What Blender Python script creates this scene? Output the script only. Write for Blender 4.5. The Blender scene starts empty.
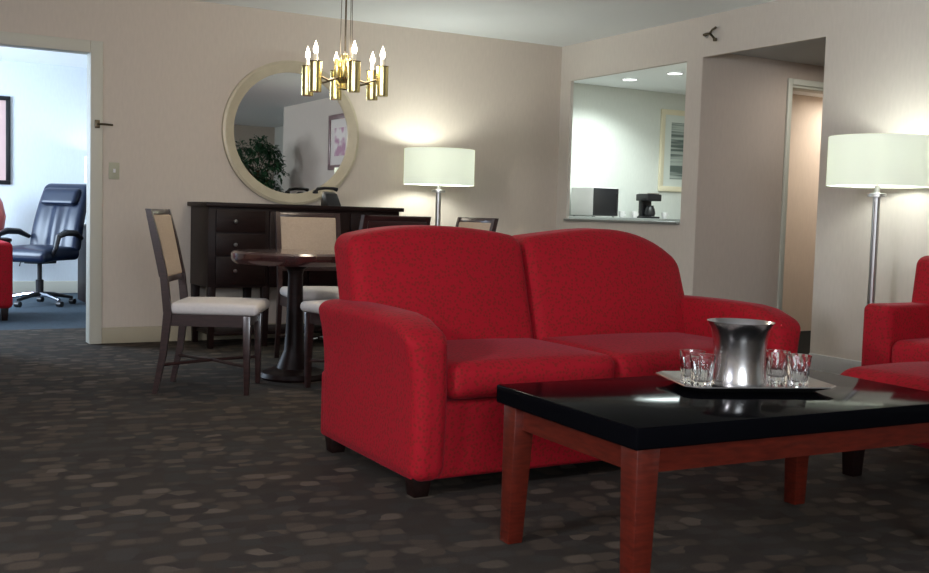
import bpy, bmesh, math, random
from mathutils import Vector, Matrix, Euler
random.seed(7)
S = bpy.context.scene
C = S.collection
PI = math.pi

# ------------------------------------------------------------------ camera
CAMZ = 0.969
yaw, pitch, roll, FPX = 0.518218958, -0.0677698, 0.0288949, 1051.586
F = Vector((math.sin(yaw)*math.cos(pitch), math.cos(yaw)*math.cos(pitch), math.sin(pitch)))
r0 = Vector((math.cos(yaw), -math.sin(yaw), 0)); u0 = r0.cross(F)
rr = math.cos(roll)*r0 + math.sin(roll)*u0
uu = -math.sin(roll)*r0 + math.cos(roll)*u0
cam = bpy.data.cameras.new('camera'); co = bpy.data.objects.new('camera', cam); C.objects.link(co)
M3 = Matrix((rr, uu, -F)).transposed()
co.matrix_world = Matrix.Translation((0, 0, CAMZ)) @ M3.to_4x4()
cam.sensor_fit = 'HORIZONTAL'; cam.sensor_width = 36; cam.lens = FPX/929*36
cam.clip_start = 0.05; cam.clip_end = 60
S.camera = co

# ------------------------------------------------------------------ world, large lights, exposure
w = bpy.data.worlds.new('world'); S.world = w; w.use_nodes = True
w.node_tree.nodes['Background'].inputs[0].default_value = (0.62, 0.75, 1, 1)
w.node_tree.nodes['Background'].inputs[1].default_value = 0.5
S.view_settings.view_transform = 'Standard'; S.view_settings.look = 'None'
S.view_settings.gamma = 1; S.view_settings.exposure = 0.0

def light(kind, name, loc, power, col, size=0.1, size_y=None, aim=None, spot=None, blend=0.5):
    l = bpy.data.lights.new(name, kind); l.energy = power; l.color = col
    if kind == 'AREA':
        l.size = size
        if size_y: l.shape = 'RECTANGLE'; l.size_y = size_y
    else:
        l.shadow_soft_size = size
    if spot: l.spot_size = spot; l.spot_blend = blend
    o = bpy.data.objects.new(name, l); C.objects.link(o); o.location = loc
    if aim is not None:
        o.rotation_euler = (Vector(aim)-Vector(loc)).to_track_quat('-Z', 'Y').to_euler()
    return o
# daylight through the big windows behind the camera, the side window and the office window
light('AREA', 'daylight_rear', (-.5, -2.95, 1.75), 165, (0.86, 0.93, 1.0), 2.2, 1.1, aim=(1.9, 4, 2.7))
light('AREA', 'daylight_side', (-2.2, 1.7, 1.95), 75, (.90, 0.90, 0.98), 0.35, 0.35, aim=(1.8, 2.6, 0.2))
light('AREA', 'daylight_office', (-0.9, 10.2, 1.5), 215, (0.66, 0.82, 1.0), 1.8, 1.6, aim=(3.0, 10.6, 1.2))

# ------------------------------------------------------------------ materials
def newmat(name):
    m = bpy.data.materials.new(name); m.use_nodes = True
    nt = m.node_tree; return m, nt, nt.nodes['Principled BSDF']
def simple(name, col, rough=0.6, metal=0.0, spec=0.5, emis=None, es=0, coat=0, noise=0.0, nscale=20, trans=0, ior=1.45):
    m, nt, b = newmat(name)
    b.inputs['Base Color'].default_value = (*col, 1); b.inputs['Roughness'].default_value = rough
    b.inputs['Metallic'].default_value = metal; b.inputs['Specular IOR Level'].default_value = spec
    b.inputs['Coat Weight'].default_value = coat; b.inputs['Transmission Weight'].default_value = trans
    b.inputs['IOR'].default_value = ior
    if emis: b.inputs['Emission Color'].default_value = (*emis, 1); b.inputs['Emission Strength'].default_value = es
    if noise:
        tc = nt.nodes.new('ShaderNodeTexCoord'); n = nt.nodes.new('ShaderNodeTexNoise')
        n.inputs['Scale'].default_value = nscale; n.inputs['Detail'].default_value = 4
        mx = nt.nodes.new('ShaderNodeMix'); mx.data_type = 'RGBA'; mx.blend_type = 'MIX'
        mx.inputs[6].default_value = (*[c*(1-noise) for c in col], 1); mx.inputs[7].default_value = (*[min(1, c*(1+noise)) for c in col], 1)
        nt.links.new(tc.outputs['Object'], n.inputs['Vector']); nt.links.new(n.outputs['Fac'], mx.inputs[0])
        nt.links.new(mx.outputs[2], b.inputs['Base Color'])
    return m
def wood(name, col, col2, rough=0.3, axis=(1, 1, 12), coat=0.3):
    m, nt, b = newmat(name); L = nt.links
    tc = nt.nodes.new('ShaderNodeTexCoord'); mp = nt.nodes.new('ShaderNodeMapping'); mp.inputs['Scale'].default_value = axis
    n = nt.nodes.new('ShaderNodeTexNoise'); n.inputs['Scale'].default_value = 6; n.inputs['Detail'].default_value = 6
    cr = nt.nodes.new('ShaderNodeValToRGB'); cr.color_ramp.elements[0].position = .3; cr.color_ramp.elements[1].position = .7
    cr.color_ramp.elements[0].color = (*col, 1); cr.color_ramp.elements[1].color = (*col2, 1)
    L.new(tc.outputs['Object'], mp.inputs[0]); L.new(mp.outputs[0], n.inputs['Vector']); L.new(n.outputs['Fac'], cr.inputs[0])
    L.new(cr.outputs[0], b.inputs['Base Color'])
    b.inputs['Roughness'].default_value = rough; b.inputs['Coat Weight'].default_value = coat; b.inputs['Coat Roughness'].default_value = .15
    return m
def wallpaper(name, col):
    m, nt, b = newmat(name); L = nt.links
    tc = nt.nodes.new('ShaderNodeTexCoord'); mp = nt.nodes.new('ShaderNodeMapping'); mp.inputs['Scale'].default_value = (60, 60, 14)
    n = nt.nodes.new('ShaderNodeTexNoise'); n.inputs['Scale'].default_value = 1; n.inputs['Detail'].default_value = 3
    mx = nt.nodes.new('ShaderNodeMix'); mx.data_type = 'RGBA'
    mx.inputs[6].default_value = (*[c*.93 for c in col], 1); mx.inputs[7].default_value = (*[c*1.06 for c in col], 1)
    L.new(tc.outputs['Object'], mp.inputs[0]); L.new(mp.outputs[0], n.inputs['Vector']); L.new(n.outputs['Fac'], mx.inputs[0])
    L.new(mx.outputs[2], b.inputs['Base Color']); b.inputs['Roughness'].default_value = .7; b.inputs['Specular IOR Level'].default_value = .25
    bp = nt.nodes.new('ShaderNodeBump'); bp.inputs['Strength'].default_value = .08; L.new(n.outputs['Fac'], bp.inputs['Height']); L.new(bp.outputs[0], b.inputs['Normal'])
    return m
def carpet_mat():
    m, nt, b = newmat('patterned_carpet'); L = nt.links; N = nt.nodes.new
    tc = N('ShaderNodeTexCoord'); mp = N('ShaderNodeMapping'); mp.inputs['Scale'].default_value = (11.5, 16, 1)
    mp.inputs['Rotation'].default_value = (0, 0, math.radians(8))
    v = N('ShaderNodeTexVoronoi'); v.distance = 'MINKOWSKI'; v.inputs['Exponent'].default_value = 3; v.inputs['Scale'].default_value = 1; v.inputs['Randomness'].default_value = .8
    L.new(tc.outputs['Object'], mp.inputs[0]); L.new(mp.outputs[0], v.inputs['Vector'])
    sx = N('ShaderNodeSeparateColor'); L.new(v.outputs['Color'], sx.inputs[0])
    cr = N('ShaderNodeValToRGB'); e = cr.color_ramp; e.interpolation = 'CONSTANT'
    cols = [(0, (.018, .016, .015)), (.2, (.032, .027, .023)), (.38, (.023, .022, .021)), (.55, (.038, .032, .027)), (.72, (.020, .020, .019)), (.86, (.040, .035, .030)), (.95, (.054, .047, .040))]
    e.elements[0].color = (*cols[0][1], 1); e.elements[1].position = cols[1][0]; e.elements[1].color = (*cols[1][1], 1)
    for p, c in cols[2:]:
        x = e.elements.new(p); x.color = (*c, 1)
    L.new(sx.outputs[0], cr.inputs[0])
    # soft cell edges fade to the dark ground
    mr = N('ShaderNodeMapRange'); mr.inputs[1].default_value = .42; mr.inputs[2].default_value = .62
    L.new(v.outputs['Distance'], mr.inputs[0])
    mx = N('ShaderNodeMix'); mx.data_type = 'RGBA'; mx.inputs[7].default_value = (.020, .018, .016, 1)
    L.new(mr.outputs[0], mx.inputs[0]); L.new(cr.outputs[0], mx.inputs[6])
    n = N('ShaderNodeTexNoise'); n.inputs['Scale'].default_value = 220; n.inputs['Detail'].default_value = 2
    L.new(tc.outputs['Object'], n.inputs['Vector'])
    mm = N('ShaderNodeMix'); mm.data_type = 'RGBA'; mm.blend_type = 'MULTIPLY'; mm.inputs[0].default_value = .5
    L.new(mx.outputs[2], mm.inputs[6]); L.new(n.outputs['Fac'], mm.inputs[7])
    g = N('ShaderNodeMix'); g.data_type = 'RGBA'; g.blend_type = 'MULTIPLY'; g.inputs[0].default_value = 1; g.inputs[7].default_value = (2.9, 2.65, 2.4, 1)
    L.new(mm.outputs[2], g.inputs[6]); L.new(g.outputs[2], b.inputs['Base Color'])
    bp = N('ShaderNodeBump'); bp.inputs['Strength'].default_value = .4; bp.inputs['Distance'].default_value = .004
    L.new(n.outputs['Fac'], bp.inputs['Height']); L.new(bp.outputs[0], b.inputs['Normal'])
    b.inputs['Roughness'].default_value = .95; b.inputs['Specular IOR Level'].default_value = .15
    return m
def red_fabric(name='red_fabric', base=(.39, .007, .017), fleck=(.25, .014, .012)):
    m, nt, b = newmat(name); L = nt.links; N = nt.nodes.new
    tc = N('ShaderNodeTexCoord')
    v = N('ShaderNodeTexVoronoi'); v.inputs['Scale'].default_value = 72; v.inputs['Randomness'].default_value = .9
    L.new(tc.outputs['Object'], v.inputs['Vector'])
    mr = N('ShaderNodeMapRange'); mr.inputs[1].default_value = .28; mr.inputs[2].default_value = .48; mr.inputs[3].default_value = 1; mr.inputs[4].default_value = 0
    L.new(v.outputs['Distance'], mr.inputs[0])
    mx = N('ShaderNodeMix'); mx.data_type = 'RGBA'; mx.inputs[6].default_value = (*base, 1); mx.inputs[7].default_value = (*fleck, 1)
    L.new(mr.outputs[0], mx.inputs[0]); L.new(mx.outputs[2], b.inputs['Base Color'])
    b.inputs['Roughness'].default_value = .8; b.inputs['Specular IOR Level'].default_value = .2
    b.inputs['Sheen Weight'].default_value = .08; b.inputs['Sheen Roughness'].default_value = .4; b.inputs['Sheen Tint'].default_value = (1, .35, .45, 1)
    bp = N('ShaderNodeBump'); bp.inputs['Strength'].default_value = .25; bp.inputs['Distance'].default_value = .002; bp.invert = True
    L.new(mr.outputs[0], bp.inputs['Height']); L.new(bp.outputs[0], b.inputs['Normal'])
    return m
def shade_mat():
    m, nt, b = newmat('lamp_shade_fabric'); L = nt.links; N = nt.nodes.new
    out = nt.nodes['Material Output']
    b.inputs['Base Color'].default_value = (.85, .87, .80, 1); b.inputs['Roughness'].default_value = .9
    b.inputs['Emission Color'].default_value = (.95, 1, .92, 1); b.inputs['Emission Strength'].default_value = .30
    t = N('ShaderNodeBsdfTranslucent'); t.inputs[0].default_value = (.85, .88, .78, 1)
    mx = N('ShaderNodeMixShader'); mx.inputs[0].default_value = .3
    L.new(b.outputs[0], mx.inputs[1]); L.new(t.outputs[0], mx.inputs[2]); L.new(mx.outputs[0], out.inputs[0])
    return m
def leaf_mat():
    return simple('leaf_green', (.022, .085, .035), .5, noise=.5, nscale=6)

WALL = wallpaper('beige_wallpaper', (.59, .515, .44))
WALLR = wallpaper('pale_wallpaper', (.62, .57, .515))
OFFW = wallpaper('office_wallpaper', (.66, .70, .74))
KITW = wallpaper('kitchen_wall_paint', (.62, .64, .60))
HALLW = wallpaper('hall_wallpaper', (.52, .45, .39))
BATHW = wallpaper('warm_wallpaper', (.64, .56, .48))
CEIL = simple('ceiling_paint', (.84, .87, .88), .9)
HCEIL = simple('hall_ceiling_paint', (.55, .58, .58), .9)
TRIM = simple('cream_trim', (.55, .53, .45), .5)
BASE = simple('baseboard_tan', (.40, .35, .25), .6)
BASE_LIT = simple('baseboard_lit', (.50, .51, .52), .5)  # light on the right wall's baseboard, put into a paler grey colour
CARPET = carpet_mat()
CARPET_DAYLIT = simple('carpet_daylit', (.035, .055, .075), .95, noise=.5, nscale=30)  # same carpet as the main room, blue daylight painted into its colour
TILE = simple('dark_floor_tile', (.008, .010, .011), .8, spec=.1)
RED = red_fabric()
DARKW = wood('espresso_wood', (.008, .0035, .003), (.016, .006, .005), .45, (2, 2, 14), .0)
DARKW.node_tree.nodes['Principled BSDF'].inputs['Specular IOR Level'].default_value = .2
CHERRY = wood('cherry_wood', (.07, .008, .004), (.135, .015, .007), .3, (3, 3, 16), .4)
CHAIRW = wood('walnut_chair_wood', (.022, .010, .009), (.045, .020, .018), .3, (3, 3, 14))
BLACKTOP = simple('black_lacquer', (.003, .003, .004), .10, spec=.012)
BEIGEF = simple('beige_weave', (.42, .33, .25), .85, noise=.15, nscale=90)
CREAM = simple('cream_seat_fabric', (.62, .58, .55), .8, noise=.08, nscale=60)
STEEL = simple('brushed_steel', (.74, .72, .71), .22, 1.0)
NICKEL = simple('satin_nickel', (.42, .41, .40), .32, 1.0)
BRASS = simple('polished_brass', (.80, .68, .32), .24, 1.0)
BRONZE = simple('dark_bronze', (.12, .10, .07), .4, 1.0)
MIRROR = simple('mirror_glass', (.90, .92, .90), .01, 1.0)
CHAMP = simple('champagne_wood', (.50, .44, .32), .4, .1, noise=.15, nscale=14)
CANDLE = simple('candle_sleeve', (.85, .80, .68), .5)
BULB = simple('bulb_glow', (1, .9, .8), .3, emis=(1, .86, .70), es=9)
GLASS = simple('clear_glass', (.97, .98, .98), .02, trans=1.0)
SHADE = shade_mat()
BLACKP = simple('black_plastic', (.012, .012, .014), .35)
WHITEP = simple('white_plastic', (.72, .70, .70), .45)
WHITEF = simple('cream_frame', (.68, .62, .46), .5)
MAT = simple('picture_mount', (.60, .64, .60), .8)
LEATHER = simple('navy_leather', (.004, .010, .030), .32, coat=.05)
CHROME = simple('chrome', (.6, .6, .65), .15, 1.0)
LEAF = leaf_mat()
STEM = simple('brown_stem', (.10, .06, .03), .8)
POT = simple('terracotta_pot', (.30, .12, .07), .7)
CANL = simple('downlight_lens', (1, 1, 1), .4, emis=(.92, 1, .97), es=7)
COUNTER = simple('grey_counter', (.20, .21, .20), .35, noise=.3, nscale=80)

# ------------------------------------------------------------------ helpers
def B(): return bmesh.new()
def smooth_by_angle(me, ang=0.6):
    for p in me.polygons: p.use_smooth = True
    try: me.set_sharp_from_angle(angle=ang)
    except Exception: pass
def obj(name, bm, mat, parent=None, loc=None, rot=None, smooth=True, ang=.6):
    bmesh.ops.recalc_face_normals(bm, faces=bm.faces)
    me = bpy.data.meshes.new(name); bm.to_mesh(me); bm.free()
    for m in (mat if isinstance(mat, (list, tuple)) else [mat]): me.materials.append(m)
    if smooth: smooth_by_angle(me, ang)
    o = bpy.data.objects.new(name, me); C.objects.link(o)
    if parent: o.parent = parent
    if loc: o.location = loc
    if rot: o.rotation_euler = rot
    return o
def thing(name, label, cat, loc=(0, 0, 0), rz=0, group=None):
    o = bpy.data.objects.new(name, None); C.objects.link(o); o.location = loc; o.rotation_euler = (0, 0, rz)
    o.empty_display_size = .1; o['label'] = label; o['category'] = cat
    if group: o['group'] = group
    return o
def tag(o, label, cat, group=None):
    o['label'] = label; o['category'] = cat
    if group: o['group'] = group
    return o
def struct(name, bm, mat, loc=None):
    o = obj(name, bm, mat, loc=loc); o['kind'] = 'structure'; return o
def dup(root, loc, rz, label, group=None):
    r = root.copy(); C.objects.link(r); r.location = loc; r.rotation_euler = (0, 0, rz); r['label'] = label
    if group: r['group'] = group
    for ch in list(root.children):
        c = ch.copy(); C.objects.link(c); c.parent = r
        for g in list(ch.children):
            d = g.copy(); C.objects.link(d); d.parent = c
    return r
def box(bm, x0, x1, y0, y1, z0, z1, bev=0, seg=2):
    vs = [bm.verts.new((x, y, z)) for z in (z0, z1) for y in (y0, y1) for x in (x0, x1)]
    fs = [(0, 2, 3, 1), (4, 5, 7, 6), (0, 1, 5, 4), (2, 6, 7, 3), (0, 4, 6, 2), (1, 3, 7, 5)]
    F_ = [bm.faces.new([vs[i] for i in f]) for f in fs]
    if bev:
        ed = {e for f in F_ for e in f.edges}
        bmesh.ops.bevel(bm, geom=list(ed), offset=bev, segments=seg, affect='EDGES', profile=.5)
    return bm
def hexa(bm, bot, top, bev=0):
    """bot, top: four (x,y,z) corners each, same winding"""
    a = [bm.verts.new(p) for p in bot]; b = [bm.verts.new(p) for p in top]
    F_ = [bm.faces.new(a[::-1]), bm.faces.new(b)]
    for i in range(4):
        j = (i+1) % 4; F_.append(bm.faces.new((a[i], a[j], b[j], b[i])))
    if bev:
        ed = {e for f in F_ for e in f.edges}
        bmesh.ops.bevel(bm, geom=list(ed), offset=bev, segments=2, affect='EDGES', profile=.5)
    return bm
def rect(cx, cy, z, w, d): return [(cx-w/2, cy-d/2, z), (cx+w/2, cy-d/2, z), (cx+w/2, cy+d/2, z), (cx-w/2, cy+d/2, z)]
def loft(bm, rings, cap=True, close=True):
    R_ = [[bm.verts.new(p) for p in r] for r in rings]
    n = len(R_[0])
    for a, b in zip(R_, R_[1:]):
        for i in range(n if close else n-1):
            j = (i+1) % n; bm.faces.new((a[i], a[j], b[j], b[i]))
    if cap:
        bm.faces.new(R_[0][::-1]); bm.faces.new(R_[-1])
    return bm
def lathe(bm, prof, seg=32, c=(0, 0, 0), axis='z', cap=False):
    rings = []
    for r, h in prof:
        ring = []
        for i in range(seg):
            a = 2*PI*i/seg; x, y = r*math.cos(a), r*math.sin(a)
            p = (x, y, h) if axis == 'z' else ((x, h, y) if axis == 'y' else (h, x, y))
            ring.append((p[0]+c[0], p[1]+c[1], p[2]+c[2]))
        rings.append(ring)
    return loft(bm, rings, cap=cap)
def tube(bm, pts, r, seg=10, radii=None):
    pts = [Vector(p) for p in pts]; rings = []
    for i, p in enumerate(pts):
        t = (pts[min(i+1, len(pts)-1)] - pts[max(i-1, 0)]).normalized()
        a = t.orthogonal().normalized() if i == 0 else (a - t*a.dot(t)).normalized()
        b = t.cross(a); q = radii[i] if radii else r
        rings.append([p + q*(math.cos(2*PI*k/seg)*a + math.sin(2*PI*k/seg)*b) for k in range(seg)])
    return loft(bm, rings)
def rbox(bm, x0, x1, y0, y1, z0, z1, r=.04, n=8, k=4, fn=None):
    """rounded soft box, optional deform fn(p, u) with u in [-1,1]^3"""
    c = Vector(((x0+x1)/2, (y0+y1)/2, (z0+z1)/2)); h = Vector(((x1-x0)/2, (y1-y0)/2, (z1-z0)/2))
    ax = []
    for i in range(3):
        ri = min(r, h[i]*.98); s = h[i]-ri
        L = [-h[i] + ri*math.sin(t/k*PI/2)*1.0*(1) if False else -h[i]+ri*t/k for t in range(k)]
        L += [-s + 2*s*t/n for t in range(n+1)]
        L += [-v for v in L[:k][::-1]]
        ax.append(L)
    cache = {}
    def V(i, j, l):
        key = (i, j, l)
        if key in cache: return cache[key]
        p = Vector((ax[0][i], ax[1][j], ax[2][l])); q = Vector([max(-(h[m]-min(r, h[m]*.98)), min(h[m]-min(r, h[m]*.98), p[m])) for m in range(3)])
        d = p-q
        if d.length > 1e-9:
            mx_ = max(abs(d[m]) for m in range(3)); p = q + d.normalized()*mx_
        u = Vector((p.x/h.x, p.y/h.y, p.z/h.z)); p = p + c
        if fn: p = fn(p, u)
        cache[key] = bm.verts.new(p); return cache[key]
    N_ = [len(a)-1 for a in ax]
    for i in range(N_[0]):
        for j in range(N_[1]):
            for l in (0, N_[2]): bm.faces.new((V(i, j, l), V(i+1, j, l), V(i+1, j+1, l), V(i, j+1, l)))
    for i in range(N_[0]):
        for l in range(N_[2]):
            for j in (0, N_[1]): bm.faces.new((V(i, j, l), V(i+1, j, l), V(i+1, j, l+1), V(i, j, l+1)))
    for j in range(N_[1]):
        for l in range(N_[2]):
            for i in (0, N_[0]): bm.faces.new((V(i, j, l), V(i, j+1, l), V(i, j+1, l+1), V(i, j, l+1)))
    return bm

# ------------------------------------------------------------------ room shell
YB, XR, H = 7.60, 5.234, 2.44
XL, YF = -2.3, -3.1
T = .12
def wall_x(name, y0, y1, x0, x1, holes, mat, z1=H):          # wall running along x; holes (xa, xb, za, zb)
    bm = B(); xs = x0
    for xa, xb, za, zb in sorted(holes):
        if xa > xs: box(bm, xs, xa, y0, y1, 0, z1)
        if za > 0: box(bm, xa, xb, y0, y1, 0, za)
        if zb < z1: box(bm, xa, xb, y0, y1, zb, z1)
        xs = xb
    box(bm, xs, x1, y0, y1, 0, z1)
    return struct(name, bm, mat)
def wall_y(name, x0, x1, y0, y1, holes, mat, z1=H):
    bm = B(); ys = y0
    for ya, yb, za, zb in sorted(holes):
        if ya > ys: box(bm, x0, x1, ys, ya, 0, z1)
        if za > 0: box(bm, x0, x1, ya, yb, 0, za)
        if zb < z1: box(bm, x0, x1, ya, yb, zb, z1)
        ys = yb
    box(bm, x0, x1, ys, y1, 0, z1)
    return struct(name, bm, mat)
struct('floor', box(B(), XL-.1, 9.2, YF-.1, YB+T/2, -.1, 0), CARPET)
struct('floor_doorway', box(B(), -1.2, XR, YB+T/2, 8.6, -.1, 0), CARPET)
struct('floor_office', box(B(), -1.2, XR, 8.6, 12.2, -.1, 0), CARPET_DAYLIT)
struct('floor_kitchen', box(B(), XR, 9.2, YB+T/2, 9.7, -.1, 0), TILE)
struct('floor_bathroom', box(B(), 5.37, 8.6, 4.68, 6.77, 0, .004), TILE)
struct('ceiling', box(B(), XL-.1, 9.2, YF-.1, 12.3, H, H+.1), CEIL)
struct('ceiling_bathroom', box(B(), 6.08, 8.54, 5.95, 6.76, 2.12, 2.22), CEIL)
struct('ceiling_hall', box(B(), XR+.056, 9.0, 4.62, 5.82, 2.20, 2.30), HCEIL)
wall_x('wall_back', YB, YB+T, XL, XR, [(.426, 1.353, 0, 2.014)], WALL)
wall_y('wall_right', XR, XR+.03, .6, 12.2, [(4.703, 5.825, 0, 2.15), (5.989, 7.45, .96, 2.138)], WALLR)
wall_y('wall_left', XL-T, XL, YF, YB+T, [(.3, 2.4, .7, 2.15)], WALL)
wall_x('wall_front', YF-T, YF, XL, 6.5, [(-1.9, .9, .6, 2.2)], WALL)
wall_y('wall_recess', 6.4, 6.52, YF, .72, [], KITW)
wall_x('wall_recess_return', .6, .72, XR+.056, 6.4, [], KITW)
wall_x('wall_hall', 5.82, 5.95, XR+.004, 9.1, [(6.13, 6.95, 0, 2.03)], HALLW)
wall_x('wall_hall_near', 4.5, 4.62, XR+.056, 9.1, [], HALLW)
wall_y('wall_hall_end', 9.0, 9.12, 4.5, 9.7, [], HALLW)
wall_y('wall_bathroom_left', 6.0, 6.08, 5.95, 6.76, [], BATHW)
wall_x('wall_bathroom_back', 6.76, 6.81, 6.0, 8.62, [], BATHW)
wall_y('wall_bathroom_right', 8.54, 8.62, 5.95, 6.76, [], BATHW)
wall_x('wall_kitchen_back', 9.5, 9.62, XR+.056, 9.0, [], KITW)
wall_x('wall_office_back', 12.05, 12.17, -1.1, XR, [], OFFW)
wall_y('wall_office_left', -1.12, -1.0, YB+T, 12.1, [(9.2, 11.2, .7, 2.2)], OFFW)
# baseboards
struct('baseboard_back', box(box(B(), 1.42, XR-.014, YB-.014, YB, 0, .112, .004), XL+.02, .36, YB-.014, YB, 0, .112, .004), BASE)
bm = B(); box(bm, XR-.014, XR, .62, 4.70, 0, .155, .004); box(bm, XR-.014, XR, 5.83, YB-.02, 0, .155, .004)
struct('baseboard_right', bm, BASE_LIT)
struct('baseboard_hall', box(B(), XR+.06, 6.05, 5.806, 5.82, 0, .10, .004), BASE)
struct('baseboard_office', box(B(), -1, XR-.02, 12.034, 12.05, 0, .13, .004), TRIM)
# door casing of the office doorway
bm = B(); box(bm, 1.339, 1.422, YB-.022, YB, 0, 2.082, .005); box(bm, .357, .44, YB-.022, YB, 0, 2.082, .005); box(bm, .44, 1.339, YB-.022, YB, 2.0, 2.082, .005)
box(bm, 1.341, 1.354, YB-.004, YB+T+.004, 0, 2.0, .002); box(bm, .425, .438, YB-.004, YB+T+.004, 0, 2.0, .002); box(bm, .438, 1.341, YB-.004, YB+T+.004, 2.002, 2.015, .002)
struct('trim_1', bm, TRIM)
bm = B(); box(bm, 6.085, 6.13, 5.802, 5.82, 0, 2.075, .004); box(bm, 6.95, 7.02, 5.802, 5.82, 0, 2.10, .004); box(bm, 6.13, 6.95, 5.802, 5.82, 2.03, 2.075, .004)
box(bm, 6.13, 6.145, 5.82, 5.955, 0, 2.03); box(bm, 6.145, 6.95, 5.82, 5.955, 2.012, 2.03)
struct('trim_2', bm, simple('white_door_trim', (.62, .64, .56), .5))
# pass-through sill
struct('trim_3', box(B(), XR-.03, XR+.085, 5.991, 7.448, .945, .965, .004), COUNTER)
# windows that let the daylight in (behind the camera / in the office)
def window(name, axis, pos, a0, a1, z0, z1, mull=2):
    bm = B()
    def bar(u0, u1, v0, v1):
        if axis == 'y': box(bm, pos-.03, pos+.03, u0, u1, v0, v1, .004)
        else: box(bm, u0, u1, pos-.03, pos+.03, v0, v1, .004)
    f = .06
    bar(a0, a1, z0, z0+f); bar(a0, a1, z1-f, z1); bar(a0, a0+f, z0+f, z1-f); bar(a1-f, a1, z0+f, z1-f)
    for i in range(1, mull):
        c = a0+(a1-a0)*i/mull; bar(c-.02, c+.02, z0+f, z1-f)
    return struct(name, bm, TRIM)
window('window_1', 'y', XL-.06, .3, 2.4, .7, 2.15)
window('window_2', 'x', YF-.06, -1.9, .9, .6, 2.2, 3)
window('window_3', 'y', -1.06, 9.2, 11.2, .7, 2.2)

# ------------------------------------------------------------------ sofa
def fabric_foot(x, y, h=.075, w=.06):
    return hexa(B(), rect(x, y, 0, w*.75, w*.75), rect(x, y, h, w, w), .004)
SX0, SX1, SYF, SYB = 1.575, 3.405, 3.10, 4.00
sofa = thing('sofa', 'red flecked two-seat sofa with two humped back cushions', 'sofa', (SX0, SYF, 0))
SW, SD = SX1-SX0, SYB-SYF
AW = .15
bm = B(); rbox(bm, .03, SW-.03, .035, SD-.02, .055, .325, .02, 6, 3); obj('base', bm, RED, sofa)
def arm_fn(side):
    def fn(p, u):
        y = p.y
        # arm top falls a little towards the front, with a full rounded nose
        t = max(0, (p.z-.35)/.27)
        p.z -= t*(.06*max(0, 1-y/.17)**1.6)
        p.z += t*.012*math.sin(min(1, y/SD)*PI)
        # outward roll at the top
        if u.x*side > 0: p.x += side*.046*t*t*abs(u.x)
        p.y -= .012*math.sin(max(0, min(1, (p.z-.1)/.5))*PI)*(1 if u.y < -.6 else 0)
        return p
    return fn
bm = B(); rbox(bm, 0.018, AW, .0, SD-.05, .055, .615, .05, 10, 5, arm_fn(-1)); obj('arm', bm, RED, sofa)
bm = B(); rbox(bm, SW-AW, SW-.015, .0, SD-.05, .055, .615, .05, 10, 5, arm_fn(1)); obj('arm', bm, RED, sofa)
def hump(u, l, r, pk): return pk
def back_profile(t):                      # t 0..1 across one cushion -> crest height offset
    return math.sin(max(0, min(1, t))*PI)**.75
def back_fn(x0, x1, lo_l, lo_r, pk, zb=.40, zt=.84, rec_=.16):
    def fn(p, u):
        t = (p.x-x0)/(x1-x0); k = max(0, (p.z-zb)/(zt-zb))
        edge = lo_l*(1-t)+lo_r*t
        top = edge + (pk-edge)*math.sin(PI*t)**.72 if 0 < t < 1 else edge
        p.z += k*(top-zt)
        p.y += rec_*k                       # reclined
        if u.y < 0: p.y -= .035*(1-u.x**2)*(1-u.z**2)
        return p
    return fn
bm = B(); rbox(bm, .12, SW-.10, SD-.17, SD-.05, .10, .78, .04, 12, 4, back_fn(.12, SW-.10, .78, .70, .80, .1, .78, .10)); obj('back_frame', bm, RED, sofa)
MID = .875
bm = B(); rbox(bm, .065, MID-.003, SD-.37, SD-.16, .36, .84, .05, 16, 5, back_fn(.065, MID, .865, .878, .922, .36)); obj('back_cushion', bm, RED, sofa)
bm = B(); rbox(bm, MID+.003, SW-.075, SD-.37, SD-.16, .36, .84, .05, 16, 5, back_fn(MID, SW-.075, .878, .765, .925, .36)); obj('back_cushion', bm, RED, sofa)
def crown(p, u):
    p.z += (.018*(1-u.x**2)*(1-u.y**2) if u.z > 0 else 0); p.y -= .015*(1-u.x**4)*(1-u.z**2) if u.y < 0 else 0
    return p
for a, b_ in ((AW+.004, MID-.003), (MID+.003, SW-AW-.004)):
    bm = B(); rbox(bm, a, b_, .005, SD-.27, .33, .463, .045, 10, 4, crown); obj('seat_cushion', bm, RED, sofa)
for x, y in ((.07, .07), (SW-.07, .07), (.07, SD-.10), (SW-.07, SD-.10)):
    obj('foot', fabric_foot(x, y, .08, .075), DARKW, sofa)

# ------------------------------------------------------------------ coffee table
TX0, TX1, TY0, TY1, TZ = 1.602, 2.832, 1.955, 2.645, .47
ct = thing('coffee_table', 'rectangular coffee table with glossy black top and cherry red legs', 'coffee table', (TX0, TY0, 0), math.radians(-2))
TW, TD = TX1-TX0, TY1-TY0
obj('tabletop', box(B(), 0, TW, 0, TD, TZ-.055, TZ, .006, 3), BLACKTOP, ct)
bm = B()
for a in ((.05, TW-.05, .045, .065), (.05, TW-.05, TD-.065, TD-.045), (.045, .065, .05, TD-.05), (TW-.065, TW-.045, .05, TD-.05)):
    box(bm, *a, TZ-.125, TZ-.056)
obj('apron', bm, CHERRY, ct)
for sx in (0, 1):
    for sy in (0, 1):
        x0 = .018 if sx == 0 else TW-.018; y0 = .018 if sy == 0 else TD-.018
        dx = 1 if sx == 0 else -1; dy = 1 if sy == 0 else -1
        def q(w, z): return [(x0, y0, z), (x0+dx*w, y0, z), (x0+dx*w, y0+dy*w, z), (x0, y0+dy*w, z)]
        obj('leg', hexa(B(), q(.05, 0), q(.070, TZ-.056), .003), CHERRY, ct)

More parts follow.
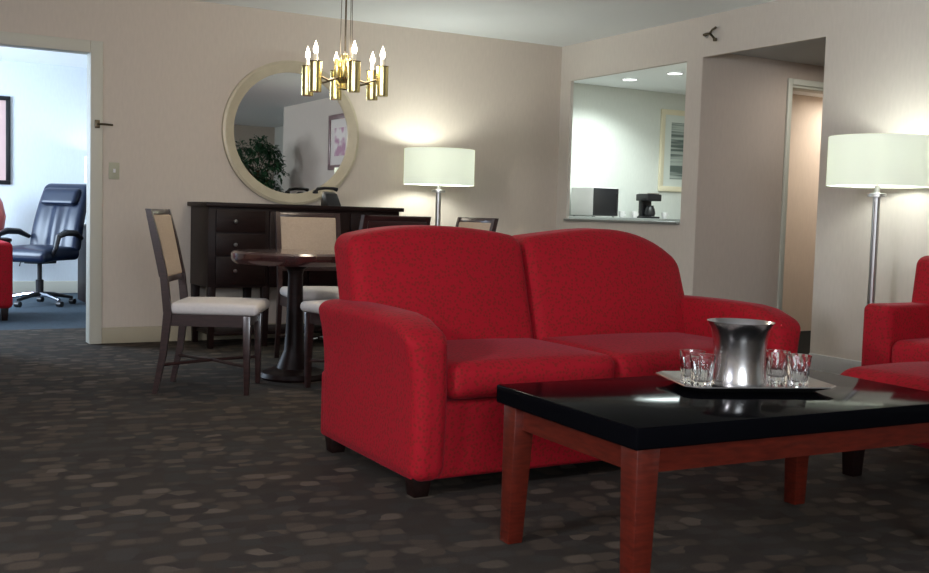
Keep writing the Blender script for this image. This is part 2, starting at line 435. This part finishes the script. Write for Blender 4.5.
# ------------------------------------------------------------------ tray, bucket and glasses
tr = thing('serving_tray', 'silver rectangular serving tray with flared rim on the black coffee table', 'tray', (2.335, 2.352, TZ), math.radians(-20))
bm = B(); w2, d2 = .215, .135
def oct_(w_, d_, z, c=.035): return [(-w_+c, -d_, z), (w_-c, -d_, z), (w_, -d_+c, z), (w_, d_-c, z), (w_-c, d_, z), (-w_+c, d_, z), (-w_, d_-c, z), (-w_, -d_+c, z)]
loft(bm, [oct_(w2-.02, d2-.02, .001), oct_(w2, d2, .010), oct_(w2+.024, d2+.024, .020), oct_(w2+.022, d2+.022, .023), oct_(w2-.002, d2-.002, .013), oct_(w2-.02, d2-.02, .006)])
obj('plate', bm, STEEL, tr, ang=.3)
TZ2 = TZ+.0062
bk = thing('ice_bucket', 'brushed silver ice bucket with flared rim standing on the tray', 'ice bucket', (2.298, 2.337, TZ2))
prof = [(.0, .001), (.080, .001), (.088, .006), (.089, .018), (.084, .035), (.080, .075), (.080, .115), (.083, .155), (.090, .190), (.102, .214), (.104, .216), (.101, .2155), (.086, .190), (.079, .155), (.076, .115), (.076, .075), (.078, .03), (.0, .02)]
obj('body', lathe(B(), prof, 64), STEEL, bk)
bm = B(); tube(bm, [(.096, -.02, .196), (.112, -.018, .200), (.118, 0, .202), (.112, .018, .200), (.096, .02, .196)], .004, 8)
obj('ear', bm, STEEL, bk); 
bk.rotation_euler = (0, 0, 1.05); bk.scale = (.97, .97, .91)
def glass_bm():
    bm = B(); seg = 24; outer = [(.026, .0), (.029, .003), (.0295, .02), (.032, .05), (.0365, .088), (.037, .090)]
    inner = [(.0355, .0895), (.031, .05), (.027, .022), (.018, .016), (.001, .0155)]
    rings = []
    for r, h in outer:
        rings.append([((r*(1-.09*(i % 2)*(1 if h < .07 else 0)))*math.cos(2*PI*i/seg), (r*(1-.09*(i % 2)*(1 if h < .07 else 0)))*math.sin(2*PI*i/seg), h) for i in range(seg)])
    for r, h in inner: rings.append([(r*math.cos(2*PI*i/seg), r*math.sin(2*PI*i/seg), h) for i in range(seg)])
    return loft(bm, rings)
import_glass = [((2.203, 2.440), 'clear tumbler at the far left end of the silver tray, left of the ice bucket'),
                ((2.170, 2.356), 'clear tumbler near the ice bucket on its left, in front of another tumbler'),
                ((2.472, 2.350), 'clear tumbler just right of the ice bucket, behind the outermost one'),
                ((2.466, 2.258), 'clear tumbler at the right front corner of the silver tray')]
g0 = None
for (gx, gy), lab in import_glass:
    if g0 is None:
        g0 = obj('drinking_glass', glass_bm(), GLASS, ang=.25); g = g0
    else:
        g = g0.copy(); C.objects.link(g)
    g.location = (gx, gy, TZ2); g.scale = (1.08, 1.08, 1.08); tag(g, lab, 'glass', 'tumblers on the silver tray')

# ------------------------------------------------------------------ armchair, ottoman (right)
ac = thing('armchair', 'red armchair standing right of the coffee table, below the floor lamp', 'armchair', (4.20, 2.45, 0))
AWd = 1.02                                   # local y 0..AWd, x 0 (front) .. .82
obj('base', rbox(B(), .03, .80, .03, AWd-.03, .10, .30, .02, 5, 3), RED, ac)
for a, b_ in ((0, .165), (AWd-.165, AWd)):
    obj('arm', rbox(B(), 0, .74, a, b_, .10, .60, .035, 8, 4), RED, ac)
def rec(p, u):
    k = max(0, (p.z-.40)/.44); p.x += .05*k
    return p
obj('back', rbox(B(), .30, .60, .04, AWd-.01, .25, .835, .05, 10, 4, rec), RED, ac)
def crownx(p, u):
    if u.z > 0: p.z += .025*(1-u.x**2)*(1-u.y**2)
    return p
obj('seat_cushion', rbox(B(), -.005, .46, .17, AWd-.17, .30, .44, .045, 8, 4, crownx), RED, ac)
for x, y in ((.06, .06), (.06, AWd-.06), (.76, .06), (.76, AWd-.06)): obj('foot', fabric_foot(x, y, .105), DARKW, ac)
ot = thing('ottoman', 'red upholstered ottoman between the black coffee table and armchair', 'ottoman', (3.27, 2.20, 0))
obj('cushion', rbox(B(), 0, .66, 0, .66, .17, .418, .09, 8, 6, crownx), RED, ot)
for x, y in ((.07, .07), (.59, .07), (.07, .56), (.59, .56)): obj('leg', fabric_foot(x, y, .19, .07), DARKW, ot)

# ------------------------------------------------------------------ floor lamps
def floor_lamp(label, loc, power):
    t = thing('floor_lamp', label, 'floor lamp', loc, 0, 'floor lamps with white drum shades')
    obj('base', lathe(B(), [(0, 0), (.14, 0), (.145, .006), (.143, .016), (.03, .024), (.02, .03), (0, .03)], 48), NICKEL, t)
    obj('pole', lathe(B(), [(.021, .026), (.021, 1.135)], 24, cap=True), NICKEL, t)
    obj('collar', lathe(B(), [(.02, 1.135), (.052, 1.137), (.052, 1.155), (.016, 1.16), (.014, 1.20), (0, 1.20)], 32), NICKEL, t)
    bm = B(); R1 = .272
    lathe(bm, [(R1, 1.195), (R1+.001, 1.197), (R1, 1.468), (R1-.003, 1.468), (R1-.003, 1.195), (R1, 1.195)], 64)
    sh = obj('lamp_shade', bm, SHADE, t)
    bm = B()
    for k in range(3):
        a = 2*PI*k/3+.4; tube(bm, [(.0, 0, 1.44), ((R1-.003)*math.cos(a), (R1-.003)*math.sin(a), 1.45)], .0025, 6)
    tube(bm, [(0, 0, 1.2), (0, 0, 1.47)], .004, 6)
    obj('spider', bm, NICKEL, sh)
    obj('bulb', lathe(B(), [(0, 1.26), (.014, 1.265), (.016, 1.29), (.03, 1.33), (.028, 1.36), (.012, 1.378), (0, 1.38)], 20), BULB, t)
    p = light('POINT', 'lamp_light', (loc[0], loc[1], 1.34), power, (.93, 1.0, .93), .06)
    return t
floor_lamp('nickel floor lamp with drum shade against the right wall, beside the red armchair', (4.92, 4.00, 0), 16)
floor_lamp('nickel floor lamp with drum shade behind the red sofa, right of the buffet', (3.85, 7.20, 0), 34)
floor_lamp('nickel floor lamp seen through the office doorway beside its right jamb', (2.27, 11.6, 0), 12)

# ------------------------------------------------------------------ buffet
BX0, BX1, BY0, BY1, BZ = 2.03, 3.475, 7.10, 7.57, 1.008
bf = thing('buffet', 'dark espresso buffet cabinet on tall legs under the round mirror', 'buffet', (BX0, BY0, 0))
bw, bd = BX1-BX0, BY1-BY0
obj('top', box(B(), -.025, bw+.025, -.02, bd, BZ-.03, BZ, .004), DARKW, bf)
bm = B(); box(bm, 0, bw, .012, bd-.01, .42, BZ-.03, .003); obj('body', bm, DARKW, bf)
def knob(parent, x, z, y=-.006):
    bm = B(); lathe(bm, [(.004, y), (.005, y-.012), (.013, y-.018), (.014, y-.024), (.008, y-.030), (0, y-.031)], 16, c=(x, 0, z), axis='y'); obj('knob', bm, NICKEL, parent)
for k, (za, zb) in enumerate(((.805, .955), (.645, .795), (.44, .635))):
    for xa, xb in ((.05, .40), (bw-.40, bw-.05)):
        d = obj('drawer', box(B(), xa, xb, -.006, .013, za, zb, .004), DARKW, bf); knob(d, (xa+xb)/2-.045, (za+zb)/2)
for xa, xb, kx in ((.43, bw/2-.006, bw/2-.05), (bw/2+.006, bw-.43, bw/2+.05)):
    d = obj('door', box(B(), xa, xb, -.006, .013, .44, .955, .004), DARKW, bf); knob(d, kx, .70)
for x in (.03, .415, bw-.415, bw-.03):
    for y in (.035, bd-.04):
        obj('leg', hexa(B(), rect(x, y, 0, .038, .038), rect(x, y, .425, .055, .055), .003), DARKW, bf)
obj('shelf', box(B(), .03, bw-.03, .04, bd-.04, .085, .11, .003), DARKW, bf)

# mirror
mr = thing('round_mirror', 'large round mirror in a champagne wood frame behind the buffet top', 'mirror', (2.795, 7.598, 1.545))
R1, R2 = .538, .452
obj('frame', lathe(B(), [(R2, 0), (R2, -.018), (R2+.02, -.028), (R2+.05, -.032), (R1-.02, -.040), (R1, -.034), (R1, 0)], 96, axis='y', cap=False), CHAMP, mr)
bm = B(); lathe(bm, [(0.001, -.012), (R2+.005, -.012), (R2+.005, -.004), (0.001, -.004)], 96, axis='y'); obj('glass', bm, MIRROR, mr, smooth=False)

# telephone on the buffet
ph = thing('telephone', 'small black desk telephone on the buffet below the mirror edge', 'telephone', (2.99, 7.26, BZ), 0.0)
hexa_b = [(-.055, -.06, 0), (.055, -.06, 0), (.055, .08, 0), (-.055, .08, 0)]; hexa_t = [(-.045, .0, .088), (.045, .0, .088), (.05, .07, .105), (-.05, .07, .105)]
obj('body', hexa(B(), hexa_b, hexa_t, .006), BLACKP, ph)
bm = B(); tube(bm, [(-.115, .03, .104), (-.10, .03, .122), (-.05, .03, .130), (.02, .03, .130), (.055, .03, .122)], .013, 10, [.012, .013, .011, .011, .016]); lathe(bm, [(0, .086), (.020, .088), (.022, .10), (.012, .112), (0, .112)], 16, c=(-.118, .03, 0))
obj('handset', bm, BLACKP, ph)

# ------------------------------------------------------------------ dining table
dt = thing('dining_table', 'small round dark pedestal dining table in front of the buffet', 'dining table', (2.15, 5.74, 0))
obj('tabletop', lathe(B(), [(0, .662), (.345, .662), (.360, .674), (.366, .69), (.366, .720), (.352, .732), (0, .732)], 72), wood('table_wood', (.03, .010, .010), (.06, .02, .018), .15, (2, 2, 2), .8), dt)
obj('column', lathe(B(), [(.10, .661), (.05, .63), (.042, .60), (.05, .30), (.06, .16), (.09, .09), (.10, .06), (0, .06)], 40), DARKW, dt)
bm = B(); lathe(bm, [(0, 0), (.19, 0), (.195, .012), (.186, .035), (.12, .06), (0, .062)], 56); obj('base', bm, DARKW, dt)

# ------------------------------------------------------------------ dining chairs (local: +y is the facing direction)
def dining_chair(label):
    t = thing('dining_chair', label, 'chair', group='dining chairs with beige upholstered backs')
    w_, d_, sh = .44, .44, .475
    def fnc(p, u):
        if u.z > 0: p.z += .012*(1-u.x**2)*(1-u.y**2)
        p.x *= 1+.05*(u.y)
        return p
    obj('seat', rbox(B(), -w_/2, w_/2, -d_/2+.01, d_/2+.035, .405+.01, sh, .028, 6, 4, fnc), CREAM, t)
    bm = B()
    box(bm, -.2, .2, .17, .195, .355, .415); box(bm, -.2, .2, -.21, -.19, .355, .415); box(bm, -.205, -.182, -.2, .18, .355, .415); box(bm, .182, .205, -.2, .18, .355, .415)
    obj('apron', bm, CHAIRW, t)
    for s in (-1, 1):
        obj('leg', hexa(B(), rect(s*.200, .195, 0, .026, .026), rect(s*.198, .192, .415, .042, .042), .003), CHAIRW, t)
        bm = B()
        sec = [(0, -.275, .026), (.20, -.235, .034), (.42, -.212, .042), (.60, -.232, .038), (.80, -.275, .034), (.955, -.315, .028)]
        loft(bm, [[(s*.203-.0145, y-q/2, z), (s*.203+.0145, y-q/2, z), (s*.203+.0145, y+q/2, z), (s*.203-.0145, y+q/2, z)] for z, y, q in sec])
        obj('back_leg', bm, CHAIRW, t)
    obj('top_rail', hexa(B(), [(-.19, -.318, .925), (.19, -.318, .925), (.19, -.296, .925), (-.19, -.296, .925)], [(-.19, -.326, .955), (.19, -.326, .955), (.19, -.304, .955), (-.19, -.304, .955)], .003), CHAIRW, t)
    obj('lower_rail', hexa(B(), [(-.19, -.248, .575), (.19, -.248, .575), (.19, -.226, .575), (-.19, -.226, .575)], [(-.19, -.254, .605), (.19, -.254, .605), (.19, -.232, .605), (-.19, -.232, .605)], .003), CHAIRW, t)
    def padfn(p, u):
        k = (p.z-.60)/.33; p.y -= .070*k; p.y += .006*(1-u.x**2)*(1-u.z**2)*(1 if u.y > 0 else 0); return p
    obj('backrest', rbox(B(), -.189, .189, -.252, -.222, .605, .926, .010, 8, 2, padfn), BEIGEF, t)
    def padb(p, u):
        p.y -= .070*(p.z-.60)/.33; return p
    obj('back_panel', rbox(B(), -.189, .189, -.262, -.2525, .605, .926, .003, 8, 1, padb), CHAIRW, t)
    for s in (-1, 1):
        tube_bm = B(); tube(tube_bm, [(s*-.198, -.245, .15), (0, -.02, .155), (s*.198, .19, .15)], .009, 8); obj('stretcher', tube_bm, CHAIRW, t)
    return t
def face(dx, dy): return math.atan2(dy, dx)-PI/2
ch = dining_chair('dining chair with beige back, leftmost at the round table, beside the office doorway')
ch.location = (1.63, 5.53, 0); ch.rotation_euler = (0, 0, face(.89, -.45))
dup(ch, (2.51, 6.27, 0), face(-.10, -1), 'dining chair facing the camera between the round table and the buffet')
dup(ch, (2.335, 5.24, 0), face(-.2, .98), 'dining chair seen from behind, only its dark back top showing above the sofa')
dup(ch, (3.03, 5.71, 0), face(-1, -.04), 'rightmost dining chair, only its beige back top showing above the sofa')

# ------------------------------------------------------------------ chandelier
cx, cy = 2.26, 5.34
cd = thing('chandelier', 'brass chandelier with six lit candle bulbs hanging from the ceiling', 'chandelier', (cx, cy, H))
obj('canopy', lathe(B(), [(0, -.001), (.06, -.001), (.058, -.015), (.02, -.03), (0, -.03)], 32), BRASS, cd)
obj('rod', lathe(B(), [(.005, -.03), (.005, -0.690)], 12, cap=True), BRONZE, cd)
bm = B(); tube(bm, [(.02, 0, -.02), (.03, .004, -.3), (.03, 0, -0.630)], .0018, 6); tube(bm, [(.028, .02, -.02), (.045, .02, -.3), (.045, .01, -0.630)], .0018, 6); tube(bm, [(-.02, 0, -.02), (-.03, 0, -0.630)], .0018, 6)
obj('cord', bm, BRONZE, cd)
ZB = -0.770
bm = B(); lathe(bm, [(0, -0.620), (.022, -0.625), (.026, -0.670), (.045, -0.690), (.05, -0.750), (.03, -0.780), (.034, -0.810), (0, -0.815)], 24)
for k in range(6):
    a = 2*PI*k/6; lathe(bm, [(.015, -0.650), (.017, -0.660), (.017, -0.750), (.012, -0.760), (0, -0.760)], 12, c=(.045*math.cos(a), .045*math.sin(a), 0))
obj('hub', bm, BRASS, cd)
ra = Vector((math.cos(yaw), -math.sin(yaw), 0)); fa = Vector((math.sin(yaw), math.cos(yaw), 0))
for k in range(6):
    a = math.radians(-10+60*k); d = ra*math.cos(a)+fa*math.sin(a); p = d*.21
    arm = obj('arm', tube(B(), [(d.x*.04, d.y*.04, -0.750), (d.x*.12, d.y*.12, -0.775), (p.x, p.y, -0.750)], .006, 8), BRONZE, cd)
    cup = obj('candle_cup', lathe(B(), [(.001, -0.846), (.032, -0.846), (.033, -0.840), (.033, -0.690), (.036, -0.686), (.029, -0.686), (.028, -0.705), (.001, -0.705)], 20, c=(p.x, p.y, 0)), BRASS, cd)
    obj('candle', lathe(B(), [(.011, -0.706), (.011, -0.650), (.009, -0.647), (0, -0.647)], 14, c=(p.x, p.y, 0), cap=False), CANDLE, cup)
    obj('bulb', lathe(B(), [(.006, -0.648), (.013, -0.635), (.014, -0.620), (.007, -0.598), (.0008, -0.578)], 12, c=(p.x, p.y, 0), cap=True), BULB, cup)
light('POINT', 'chandelier_light', (cx, cy, H-.60), 30, (1.0, .86, .68), .16)

# ------------------------------------------------------------------ wall fittings
sp = thing('sprinkler', 'small metal sidewall sprinkler high on the right wall near the ceiling', 'sprinkler', (XR, 5.79, 2.30))
obj('escutcheon', lathe(B(), [(0, 0), (.022, 0), (.02, -.006), (0, -.008)], 20, axis='x'), NICKEL, sp)
obj('pipe', tube(B(), [(-.006, 0, 0), (-.03, -.005, 0), (-.035, -.03, 0), (-.035, -.075, 0)], .0095, 10), BRONZE, sp)
bm = B(); tube(bm, [(-.035, -.07, 0), (-.04, -.10, .022), (-.04, -.135, .034)], .008, 8); tube(bm, [(-.035, -.07, 0), (-.04, -.10, -.022), (-.04, -.125, -.045)], .008, 8); box(bm, -.05, -.03, -.142, -.118, -.062, -.04, .003)
obj('deflector', bm, BRONZE, sp)
la = thing('door_guard', 'small dark metal swing guard on the right casing of the office doorway', 'door latch', (1.385, YB-.022, 1.52))
obj('plate', box(B(), -.018, .016, -.008, 0, -.028, .028, .002), BRONZE, la)
obj('bar', tube(B(), [(0, -.012, .0), (.05, -.022, .0), (.10, -.018, -.002)], .007, 8), BRONZE, la)
ls = thing('light_switch', 'cream light switch plate on the wall right of the office doorway', 'light switch', (1.502, YB, 1.205))
obj('plate', box(B(), -.036, .036, -.007, 0, -.058, .058, .003), simple('ivory_switch', (.42, .41, .30), .5), ls)
obj('toggle', box(B(), -.008, .008, -.016, -.006, -.012, .014, .002), WHITEP, ls)

# ------------------------------------------------------------------ kitchen behind the opening
kc = thing('kitchen_counter', 'grey-topped kitchen counter seen through the pass-through opening', 'counter', (6.2, 8.93, 0))
obj('worktop', box(B(), 0, 2.75, -.02, .565, .955, .992, .004), COUNTER, kc)
obj('cabinet', box(B(), .01, 2.74, .03, .56, 0, .954, .003), WHITEP, kc)
mw = thing('microwave_oven', 'compact white microwave with black door on the kitchen counter', 'microwave', (6.70, 9.02, .992))
obj('body', box(B(), -.03, .30, 0, .40, .008, .31, .008), WHITEP, mw)
dr = obj('door', box(B(), -.026, .296, -.018, -.001, .014, .304, .004), BLACKP, mw)
obj('handle', tube(B(), [(.262, -.018, .05), (.262, -.036, .06), (.262, -.036, .25), (.262, -.018, .26)], .005, 8), BLACKP, dr)
for fx, fy in ((0, .03), (.27, .03), (0, .37), (.27, .37)): obj('foot', lathe(B(), [(.012, 0), (.012, .01)], 10, c=(fx, fy, 0), cap=True), BLACKP, mw)
cm = thing('coffee_maker', 'black drip coffee maker with carafe beside the microwave', 'coffee maker', (7.50, 9.10, .992)); cm.scale = (.85, .85, .88)
bm = B(); box(bm, -.10, .10, -.10, .12, 0, .025, .006); box(bm, -.08, .08, .05, .12, .02, .26, .006); obj('body', bm, BLACKP, cm)
obj('brew_head', box(B(), -.12, .12, -.10, .13, .215, .30, .01), BLACKP, cm)
obj('lid', box(B(), -.10, .10, -.08, .11, .30, .315, .005), STEEL, cm)
obj('carafe', lathe(B(), [(0, .026), (.06, .027), (.072, .06), (.06, .12), (.045, .145), (.05, .16), (0, .16)], 24, c=(0, -.02, 0)), BLACKP, cm)
for i, (x, y, lab) in enumerate(((7.14, 9.12, 'small white cup on the kitchen counter just right of the microwave'), (7.26, 9.05, 'small white cup on the kitchen counter midway to the coffee maker'), (7.74, 9.12, 'small white cup right of the coffee maker'))):
    cpt = thing('coffee_cup', lab, 'cup', (x, y, .992), 0, 'white cups on the kitchen counter')
    obj('bowl', lathe(B(), [(0, .001), (.022, .001), (.03, .02), (.037, .07), (.034, .07), (.027, .02), (0, .008)], 20), WHITEP, cpt)
    obj('handle', tube(B(), [(.033, 0, .055), (.05, 0, .055), (.055, 0, .04), (.048, 0, .025), (.031, 0, .022)], .004, 8), WHITEP, cpt)
def framed(name, label, loc, w_, h_, fw, fm, mm, art, rz=0, group=None):
    t = thing(name, label, 'picture', loc, rz, group)
    bm = B(); box(bm, 0, w_, -.025, -.001, 0, fw, .003); box(bm, 0, w_, -.025, -.001, h_-fw, h_, .003); box(bm, 0, fw, -.025, -.001, fw, h_-fw, .003); box(bm, w_-fw, w_, -.025, -.001, fw, h_-fw, .003)
    obj('frame', bm, fm, t); obj('mount', box(B(), fw, w_-fw, -.012, -.002, fw, h_-fw), mm, t)
    m_ = .26*w_; obj('print', box(B(), m_, w_-m_, -.0145, -.0125, m_*.9, h_-m_*.9), art, t)
    return t
def artmat(name, c1, c2, sc):
    m, nt, b = newmat(name); L = nt.links; tc = nt.nodes.new('ShaderNodeTexCoord'); mp = nt.nodes.new('ShaderNodeMapping'); mp.inputs['Scale'].default_value = sc
    n = nt.nodes.new('ShaderNodeTexNoise'); n.inputs['Scale'].default_value = 3; cr = nt.nodes.new('ShaderNodeValToRGB')
    cr.color_ramp.elements[0].position = .42; cr.color_ramp.elements[1].position = .58
    cr.color_ramp.elements[0].color = (*c1, 1); cr.color_ramp.elements[1].color = (*c2, 1)
    L.new(tc.outputs['Object'], mp.inputs[0]); L.new(mp.outputs[0], n.inputs['Vector']); L.new(n.outputs['Fac'], cr.inputs[0]); L.new(cr.outputs[0], b.inputs['Base Color']); return m
framed('framed_picture', 'cream framed picture of grey bands on the kitchen wall', (7.94, 9.498, 1.31), .62, .94, .06, WHITEF, MAT, artmat('grey_bands', (.10, .13, .12), (.40, .45, .42), (.3, 1, 9)))
framed('framed_picture', 'dark framed reddish picture at the left edge, on the office wall', (.75, 12.048, 1.15), .575, .92, .045, BLACKP, simple('pink_mount', (.62, .42, .40), .8), artmat('red_abstract', (.45, .03, .03), (.7, .35, .3), (3, 1, 3)))
pr = framed('framed_picture', 'framed picture seen only as a reflection in the round mirror', (XR, 3.10, 1.50), .74, .70, .06, wood('mauve_frame', (.16, .09, .10), (.25, .15, .16), .4), simple('pale_mount', (.75, .72, .70), .8), artmat('mauve_flowers', (.45, .22, .35), (.78, .74, .74), (2, 1, 2)), rz=-PI/2)
def downlight(label, x, y, z, en, col=(.90, 1, .97)):
    t = thing('recessed_downlight', label, 'ceiling light', (x, y, z), 0, 'recessed downlights in the kitchen ceiling')
    obj('trim_ring', lathe(B(), [(.085, -.001), (.09, -.006), (.072, -.010), (.07, -.001)], 32), WHITEP, t)
    obj('lens', lathe(B(), [(.001, -.002), (.071, -.002), (.071, -.005), (.001, -.006)], 32), CANL, t)
    light('SPOT', 'downlight_beam', (x, y, z-.02), en, col, .06, aim=(x-.15, y+.05, 0), spot=2.5, blend=.5)
downlight('round recessed downlight in the kitchen ceiling, the nearer and right one', 7.01, 8.19, H, 60)
downlight('round recessed downlight in the kitchen ceiling, the farther and left one', 6.965, 8.85, H, 70)
light('AREA', 'kitchen_fill', (6.6, 7.6, 2.40), 60, (.86, 1.0, .98), 1.0, .5, aim=(6.6, 7.6, 0))  # added fill to brighten the kitchen, no fixture behind it
light('AREA', 'hall_fill', (6.2, 5.2, 2.17), 5.5, (1.0, .93, .84), .3, .3, aim=(6.2, 5.2, 0))  # added fill to lift the dark hall, no fixture modelled
light('AREA', 'bathroom_light', (7.7, 6.35, 2.08), 13, (1.0, .90, .78), .4, .3, aim=(7.7, 6.4, 0))

# ------------------------------------------------------------------ office furniture
oc = thing('office_chair', 'navy leather swivel office chair in the room beyond the doorway', 'office chair', (1.43, 10.66, 0), math.atan2(-.72, -.70)-PI/2); oc.scale = (1.06, 1.06, 1.0)
# local +y faces forward
for k in range(5):
    a = 2*PI*k/5+.3; bm = B()
    tube(bm, [(0, 0, .105), (.12*math.cos(a), .12*math.sin(a), .10), (.29*math.cos(a), .29*math.sin(a), .065)], .02, 8, [.026, .022, .015]); l = obj('leg', bm, CHROME if k % 2 == 0 else BLACKP, oc)
    bm = B(); cxx, cyy = .29*math.cos(a), .29*math.sin(a)
    lathe(bm, [(.001, -.022), (.027, -.022), (.027, .022), (.001, .022)], 14, c=(cxx, cyy, .028), axis='x'); obj('caster', bm, BLACKP, l)
obj('column', lathe(B(), [(.034, .09), (.034, .24), (.02, .245), (.02, .40)], 16, cap=True), BLACKP, oc)
bm = B(); box(bm, -.09, .09, -.12, .10, .395, .43, .006); tube(bm, [(.09, 0, .41), (.20, 0, .40), (.21, 0, .36)], .006, 6); obj('tilt_mechanism', bm, BLACKP, oc)
def seatf(p, u):
    if u.z > 0: p.z += .025*(1-u.x**2)*(1-u.y**2)
    if u.y > .3: p.z -= .03*(u.y-.3)
    return p
obj('seat', rbox(B(), -.26, .26, -.24, .28, .43, .55, .05, 8, 4, seatf), LEATHER, oc)
def backf(p, u):
    k = (p.z-.52)/.65; p.y -= .22*k*k*.6+.09*k; p.x *= 1-.08*max(0, k)**2
    if u.y > 0: p.y += .012*math.cos(p.x*38)*(1 if u.z < .35 else 0)*(1-abs(u.x))
    return p
bkr = obj('backrest', rbox(B(), -.255, .255, -.27, -.16, .50, 1.165, .05, 16, 4, backf), LEATHER, oc)
def headf(p, u):
    k = (p.z-.52)/.65; p.y -= .22*k*k*.6+.09*k; return p
obj('headrest', rbox(B(), -.19, .19, -.19, -.10, .955, 1.12, .042, 8, 4, headf), LEATHER, oc)
for s in (-1, 1):
    bm = B(); tube(bm, [(s*.24, .16, .46), (s*.30, .19, .55), (s*.305, .16, .66), (s*.30, .05, .695), (s*.295, -.10, .69), (s*.275, -.22, .64)], .024, 10, [.018, .02, .026, .032, .03, .02]); obj('armrest', bm, BLACKP, oc)
dk = thing('office_desk', 'dark wooden desk behind the navy office chair', 'desk', (1.85, 10.55, 0))
obj('desktop', box(B(), 0, 1.5, 0, .72, .735, .765, .004), DARKW, dk)
obj('side_panel', box(B(), .02, .06, .03, .69, 0, .734, .003), DARKW, dk)
obj('side_panel', box(B(), 1.44, 1.48, .03, .69, 0, .734, .003), DARKW, dk)
obj('modesty_panel', box(B(), .061, 1.439, .62, .64, .2, .734, .002), DARKW, dk)
ra2 = thing('armchair', 'red armchair cut by the left edge of the picture inside the office', 'armchair', (.28, 9.25, 0))
obj('base', rbox(B(), .02, .74, .03, .75, .10, .32, .02, 4, 3), RED, ra2)
obj('arm', rbox(B(), .60, .76, 0, .76, .10, .64, .04, 6, 4), RED, ra2); obj('arm', rbox(B(), 0, .16, 0, .76, .10, .64, .04, 6, 4), RED, ra2)
obj('back', rbox(B(), .10, .66, .60, .78, .12, .86, .05, 6, 4), RED, ra2); obj('seat_cushion', rbox(B(), .165, .595, 0.0, .62, .32, .45, .04, 6, 4), RED, ra2)
for x, y in ((.06, .06), (.70, .06), (.06, .70), (.70, .70)): obj('foot', fabric_foot(x, y, .11), DARKW, ra2)
st = thing('side_table', 'small dark side table under the picture in the office', 'side table', (1.08, 11.7, 0))
obj('top', box(B(), -.24, .20, -.2, .2, .57, .60, .004), DARKW, st)
for x in (-.21, .17):
    for y in (-.17, .17): obj('leg', hexa(B(), rect(x, y, 0, .03, .03), rect(x, y, .57, .04, .04), .002), DARKW, st)
tag(obj('vase', lathe(B(), [(0, 0), (.06, 0), (.10, .08), (.12, .22), (.09, .36), (.055, .43), (.065, .47), (.055, .47), (.045, .43), (.0, .40)], 28), simple('pink_red_glaze', (.50, .12, .11), .35), loc=(1.125, 11.68, .60)), 'tall reddish vase on the office side table at the left edge', 'vase')

# ------------------------------------------------------------------ indoor tree (seen in the mirror)
pt = thing('potted_tree', 'leafy green potted tree seen as a reflection in the round mirror', 'plant', (4.70, 1.04, 0))
obj('pot', lathe(B(), [(0, 0), (.13, 0), (.17, .28), (.19, .30), (.19, .34), (.165, .34), (.15, .28), (0, .28)], 32), POT, pt)
bm = B(); tube(bm, [(0, 0, .27), (.02, .01, .7), (0, 0, 1.2), (.02, 0, 1.5)], .022, 10, [.026, .022, .018, .01])
rnd = random.Random(3); tips = []
for k in range(46):
    a = rnd.uniform(0, 2*PI); z = rnd.uniform(1.12, 1.88); R_ = .36*math.sqrt(max(.05, 1-((z-1.48)/.46)**2))*rnd.uniform(.6, 1)
    p = Vector((R_*math.cos(a), R_*math.sin(a), z)); tips.append(p)
    tube(bm, [(.005, 0, max(.9, z-.35)), (p.x*.5, p.y*.5, z-.12), tuple(p)], .004, 5)
obj('trunk', bm, STEM, pt)
bm = B()
for p in tips:
    for k in range(44):
        d = Vector((rnd.gauss(0, 1), rnd.gauss(0, 1), rnd.gauss(-.1, .8))).normalized(); o_ = p + d*rnd.uniform(.01, .09)
        L_ = rnd.uniform(.06, .11); s = d.cross(Vector((0, 0, 1))).normalized()*L_*.22; tip = o_+d*L_-Vector((0, 0, L_*.35)); m = o_+d*L_*.5
        v = [bm.verts.new(x) for x in (o_, m+s+Vector((0, 0, .004)), tip, m-s+Vector((0, 0, .004)))]; c_ = bm.verts.new(m-Vector((0, 0, .004)))
        for i in range(4): bm.faces.new((v[i], v[(i+1) % 4], c_))
fo = obj('foliage', bm, LEAF, pt)
